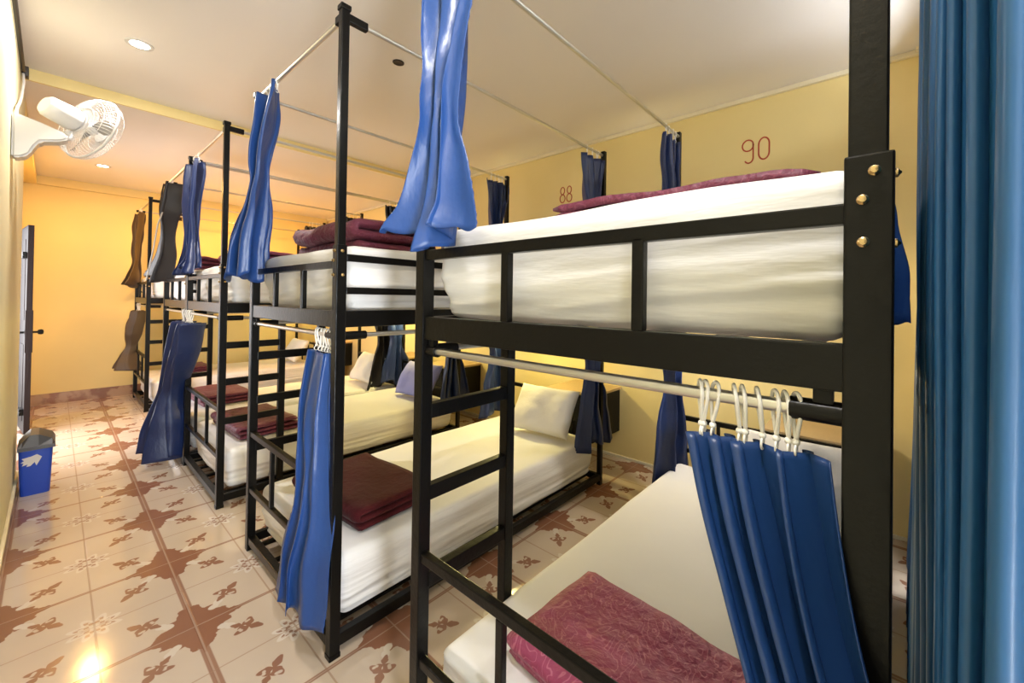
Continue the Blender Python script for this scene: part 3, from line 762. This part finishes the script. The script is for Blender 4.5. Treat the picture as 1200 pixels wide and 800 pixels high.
# ------------------------------------------------------------------ wall fan
def fan():
    t = thing('wall_fan', 'white wall mounted fan high on the left wall', 'fan', (XL, 3.40, 2.04))
    def V(x, y, z): return Vector((x - XL, y - 3.40, z - 2.04))
    # bracket: wedge profile in x-z with an arm, extruded along y
    def extr(prof, y0, y1, bev=.012):
        b = bmesh.new()
        vs = [b.verts.new((p[0], y0, p[1])) for p in prof]; f = b.faces.new(vs)
        r = bmesh.ops.extrude_face_region(b, geom=[f]); bmesh.ops.translate(b, verts=[v for v in r['geom'] if isinstance(v, bmesh.types.BMVert)], vec=(0, y1 - y0, 0))
        bmesh.ops.recalc_face_normals(b, faces=b.faces[:])
        bmesh.ops.bevel(b, geom=b.edges[:], offset=bev, segments=3, affect='EDGES'); return b
    b = extr([(.002, 0), (.035, .004), (.062, .03), (.078, .075), (.095, .105), (.17, .128), (.195, .150), (.185, .172), (.10, .205), (.002, .232)], -.055, .055, .010)
    obj('wall_bracket', b, M['white'], t, True)
    ax = Vector((.84, .46, -.26)).normalized()                # the way the fan blows
    c = V(-.555, 3.45, 2.295)                                # centre of the grille
    b = bmesh.new(); tube(b, [V(-.655, 3.40, 2.20), V(-.630, 3.425, 2.215), V(-.640, 3.435, 2.245)], [.017, .016, .02], 12); obj('neck', b, M['white'], t, True)
    b = bmesh.new(); lathe(b, [(-.205, .022), (-.202, .044), (-.188, .056), (-.14, .061), (-.09, .064), (-.068, .058), (-.062, .02)], c, ax, 28); obj('motor_housing', b, M['white'], t, True)
    # grille wires
    u = ax.cross(Vector((0, 0, 1))).normalized(); w = ax.cross(u); R = .185
    def pt(a, r, d): return c + ax * d + (u * math.cos(a) + w * math.sin(a)) * r
    for name, dirn, hub in (('rear_grille', -1, .055), ('front_grille', 1, .045)):
        b = bmesh.new()
        for k in range(60):
            a = 2 * PI * k / 60
            prof = [(hub, dirn * .055), (R * .55, dirn * .056), (R * .85, dirn * .048), (R * .97, dirn * .028), (R, 0)]
            tube(b, [pt(a, r, d) for r, d in prof], .0013, 4)
        for r, d in ((R * .55, dirn * .056), (R * .85, dirn * .048)):
            tube(b, [pt(2 * PI * i / 48, r, d) for i in range(48)], .0016, 5, closed=True)
        if dirn > 0: lathe(b, [(.050, .048), (.062, .045), (.066, .03), (.067, .002)], c, ax, 24)
        else: lathe(b, [(-.060, .058), (-.052, .058)], c, ax, 24)
        obj(name, b, M['grille'], t, True)
    b = bmesh.new(); tube(b, [pt(2 * PI * i / 64, R, 0) for i in range(64)], .0065, 8, closed=True); obj('rim', b, M['white'], t, True)
    for k in range(3):
        b = bmesh.new(); g = []
        for i in range(9):
            r = .03 + (R * .86 - .03) * i / 8; wd = .20 + .42 * math.sin(PI * min(1, .15 + i / 9.5))
            g.append([b.verts.new(pt(2 * PI * k / 3 + (j / 6 - .5) * wd * 1.25, r, .022 * (j / 6 - .5) * 1.6)) for j in range(7)])
        for i in range(8):
            for j in range(6): b.faces.new((g[i][j], g[i + 1][j], g[i + 1][j + 1], g[i][j + 1]))
        o = obj('blade', b, M['fandark'], t, True); o.modifiers.new('t', 'SOLIDIFY').thickness = .002
    b = bmesh.new(); lathe(b, [(-.03, .028), (.02, .030), (.028, .02)], c, ax, 20); obj('hub', b, M['white'], t, True)
fan()

# ------------------------------------------------------------------ ceiling lights, vent, cables, bin
def downlight(x, y, z, warm, label):
    t = thing('ceiling_light', label, 'light', (x, y, z), 'recessed ceiling lights')
    b = bmesh.new(); lathe(b, [(0, .062), (-.004, .062), (-.007, .055), (-.004, .043), (-.002, .043)], (0, 0, 0), (0, 0, 1), 32); obj('bezel', b, M['white'], t, True)
    b = bmesh.new(); lathe(b, [(-.0035, .042), (-.006, .030), (-.007, .005)], (0, 0, 0), (0, 0, 1), 28); obj('lens', b, M['lamp_warm'] if warm else M['lamp'], t, True)
downlight(-.38, 3.29, ZC, False, 'round white downlight glowing in the near ceiling')
downlight(-.38, .13, ZC, False, 'round white downlight straight above the near end of the corridor')
downlight(-.36, 6.45, ZC2, True, 'round warm downlight glowing in the far ceiling beyond the fan')
b = bmesh.new(); lathe(b, [(0, .034), (-.004, .034), (-.005, .028), (-.002, .024)], (0.666, 2.26, ZC), (0, 0, 1), 24)
tag(obj('ceiling_spotlight', b, M['vent'], None, True), 'small dark unlit round fitting in the near ceiling', 'light')
b = bmesh.new(); tube(b, [(XL + .012, 2.2, 2.76), (XL + .012, 3.0, 2.745), (XL + .012, 3.6, 2.72), (XL + .012, 3.95, 2.70), (XL + .012, 4.08, 2.735)], .009, 8)
box(b, XL + .002, XL + .03, 4.05, 4.12, 2.70, 2.76, .004)
tag(obj('power_cable', b, M['vent'], None, True), 'dark cable running along the top of the left wall', 'cable')
b = bmesh.new(); tube(b, [(XL + .010, 4.03, 2.70), (XL + .016, 3.95, 2.62), (XL + .012, 3.85, 2.50), (XL + .012, 3.70, 2.42), (XL + .012, 3.50, 2.34), (XL + .012, 3.43, 2.275)], .006, 8)
tag(obj('power_cable', b, M['white'], None, True), 'white cable dropping along the left wall to the fan', 'cable')
b = bmesh.new(); tube(b, [(.02, 5.23, 2.40), (-.02, 5.12, 2.20), (-.085, 5.0, 1.98), (-.105, 5.0, 1.80), (-.13, 5.0, 1.62), (-.15, 5.02, 1.48)], .006, 8)
tag(obj('hanging_cord', b, M['cord'], None, True), 'thin grey cord dangling across the black curtain', 'cord')
b = bmesh.new(); lathe(b, [(0, .02), (-.02, .02), (-.035, .012), (-.05, .03), (-.06, .004)], (.46, YF, 2.47), (0, 1, 0), 14); box(b, .44, .48, YF - .02, YF, 2.40, 2.47, .004)
tag(obj('wall_hook', b, M['vent'], None, True), 'small dark hook high on the far yellow wall', 'hook')

def bin_():
    x0, x1, y0, y1, H = -.812, -.665, 4.28, 4.54, .315
    t = thing('waste_bin', 'blue plastic bin with a dark swing lid against the left wall', 'bin', ((x0 + x1) / 2, (y0 + y1) / 2, 0))
    b = bmesh.new(); cx, cy = 0, 0; hw, hd = (x1 - x0) / 2, (y1 - y0) / 2
    rings = []
    for z, k in ((0, .86), (.02, .88), (H - .02, 1.0), (H, 1.0), (H, .95), (.02, .83)):
        r = []
        for sx, sy in ((-1, -1), (1, -1), (1, 1), (-1, 1)):
            for q in range(4):
                a = {(-1, -1): 180, (1, -1): 270, (1, 1): 0, (-1, 1): 90}[(sx, sy)] + 30 * q; c = .02
                r.append(b.verts.new((sx * (hw * k - c) + c * math.cos(math.radians(a)), sy * (hd * k - c) + c * math.sin(math.radians(a)), z)))
        rings.append(r)
    n = len(rings[0])
    for a, c in zip(rings, rings[1:]):
        for k in range(n): b.faces.new((a[k], a[(k + 1) % n], c[(k + 1) % n], c[k]))
    b.faces.new(rings[0][::-1]); b.faces.new(rings[-1])
    obj('body', b, M['bin'], t, True)
    b = bmesh.new()
    prof = [(-1.06, H - .012), (-1.06, H + .012), (-.80, H + .045), (-.35, H + .085), (.15, H + .082), (.95, H + .045), (1.14, H + .010), (1.14, H - .012)]
    f = []
    for y in (-hd * 1.05, -hd * .85, hd * .85, hd * 1.05):
        low = abs(y) > hd
        f.append([b.verts.new((p[0] * hw, y, H + .012 if (low and p[1] > H + .012) else p[1])) for p in prof])
    for r, q in zip(f, f[1:]):
        for k in range(len(prof)): b.faces.new((r[k], r[(k + 1) % len(prof)], q[(k + 1) % len(prof)], q[k]))
    b.faces.new(f[0]); b.faces.new(f[-1][::-1]); bmesh.ops.remove_doubles(b, verts=b.verts[:], dist=1e-5)
    obj('lid', b, M['lid'], t)
    # pale hand-like arrow mark on the near face
    b = bmesh.new(); pts = [(-.062, .255), (-.02, .262), (.006, .272), (.028, .250), (.004, .196), (-.004, .222), (-.022, .200), (-.040, .198), (-.034, .214), (-.060, .206), (-.052, .224), (-.066, .228), (-.050, .240)]
    vs = []
    for p in pts:
        k = .88 + .12 * (p[1] - .02) / (H - .04); vs.append(b.verts.new((p[0] * .95, -hd * k - .0015, p[1])))
    ff = b.faces.new(vs); r = bmesh.ops.extrude_face_region(b, geom=[ff]); bmesh.ops.translate(b, verts=[v for v in r['geom'] if isinstance(v, bmesh.types.BMVert)], vec=(0, .003, 0))
    obj('emblem', b, M['white'], t)
bin_()

# ------------------------------------------------------------------ lights
def area(name, loc, rot, sx, sy, power, col, shape='RECTANGLE', spread=PI):
    l = bpy.data.lights.new(name, 'AREA'); l.shape = shape; l.size = sx
    if shape == 'RECTANGLE': l.size_y = sy
    l.energy = power; l.color = col; l.spread = spread
    o = bpy.data.objects.new(name, l); COL.objects.link(o); o.location = loc; o.rotation_euler = rot; return o
def point(name, loc, power, col, r=.05):
    l = bpy.data.lights.new(name, 'POINT'); l.energy = power; l.color = col; l.shadow_soft_size = r
    o = bpy.data.objects.new(name, l); COL.objects.link(o); o.location = loc; return o
area('near_downlight', (-.38, 3.29, ZC - .012), (0, 0, 0), .09, 0, 19, (1, .95, .90), 'DISK')
area('camera_downlight', (-.38, .13, ZC - .012), (0, 0, 0), .09, 0, 17, (1, .97, .95), 'DISK')
area('far_downlight', (-.36, 6.45, ZC2 - .012), (0, 0, 0), .09, 0, 22, (1, .55, .16), 'DISK')
# daylight: through the glazed door beside the camera, the window, and the far doorway
area('door_daylight', ((DX0 + DX1) / 2, YN - 1.1, 1.0), (math.radians(106), 0, 0), .9, 1.7, 175, (.90, .95, 1))
area('window_daylight', ((WX0 + WX1) / 2, YN - .50, 1.5), (math.radians(100), 0, 0), 1.6, 2.5, 165, (.93, .96, 1))
area('doorway_daylight', (XD - .45, 5.95, 1.2), (0, math.radians(-90), 0), 1.7, 1.9, 42, (1, .95, .95))
# warm lamps over the beds at the far end
for y, pw in ((BY['E'] + .4, 15), (5.75, 13)): area('far_lamp', (1.2, y, ZC2 - .02), (0, 0, 0), .12, 0, pw, (1, .46, .08), 'DISK')
for k, pw in (('A', 13), ('B', 20), ('C', 17), ('D', 10), ('E', 5)): point('bed_lamp_light', (LAMPX, BY[k] + .86, 1.165), pw, (1, .82, .30) if k != 'A' else (1, .92, .80), .015)

w = bpy.data.worlds.new('World'); sc.world = w; w.use_nodes = True
bg = w.node_tree.nodes['Background']; bg.inputs[0].default_value = (.92, .95, 1, 1); bg.inputs[1].default_value = 3.0

# ------------------------------------------------------------------ camera
f, yaw, pitch, roll = 474.8938, .8763, -.0081, .0147
cp = Vector((-.6755, -.0356, 1.3575)); px, py = 634.0227, 346.3721
fw = Vector((math.sin(yaw) * math.cos(pitch), math.cos(yaw) * math.cos(pitch), -math.sin(pitch)))
r = Vector((math.cos(yaw), -math.sin(yaw), 0)); u = r.cross(fw)
r2 = r * math.cos(roll) + u * math.sin(roll); u2 = -r * math.sin(roll) + u * math.cos(roll)
cam = bpy.data.cameras.new('camera'); co = bpy.data.objects.new('camera', cam); COL.objects.link(co)
cam.sensor_fit = 'HORIZONTAL'; cam.sensor_width = 36; cam.lens = 36 * f / 1200
cam.shift_x = (600 - px) / 1200; cam.shift_y = (py - 400) / 1200
cam.clip_start = .01
mt = Matrix((r2, u2, -fw)).transposed().to_4x4(); mt.translation = cp; co.matrix_world = mt
sc.camera = co
sc.view_settings.view_transform = 'Standard'; sc.view_settings.look = 'None'; sc.view_settings.gamma = 1; sc.view_settings.exposure = 0.52
sc.view_settings.use_curve_mapping = False
sc.cycles.use_denoising = True
sc.cycles.max_bounces = 10; sc.cycles.diffuse_bounces = 6; sc.cycles.sample_clamp_indirect = 6
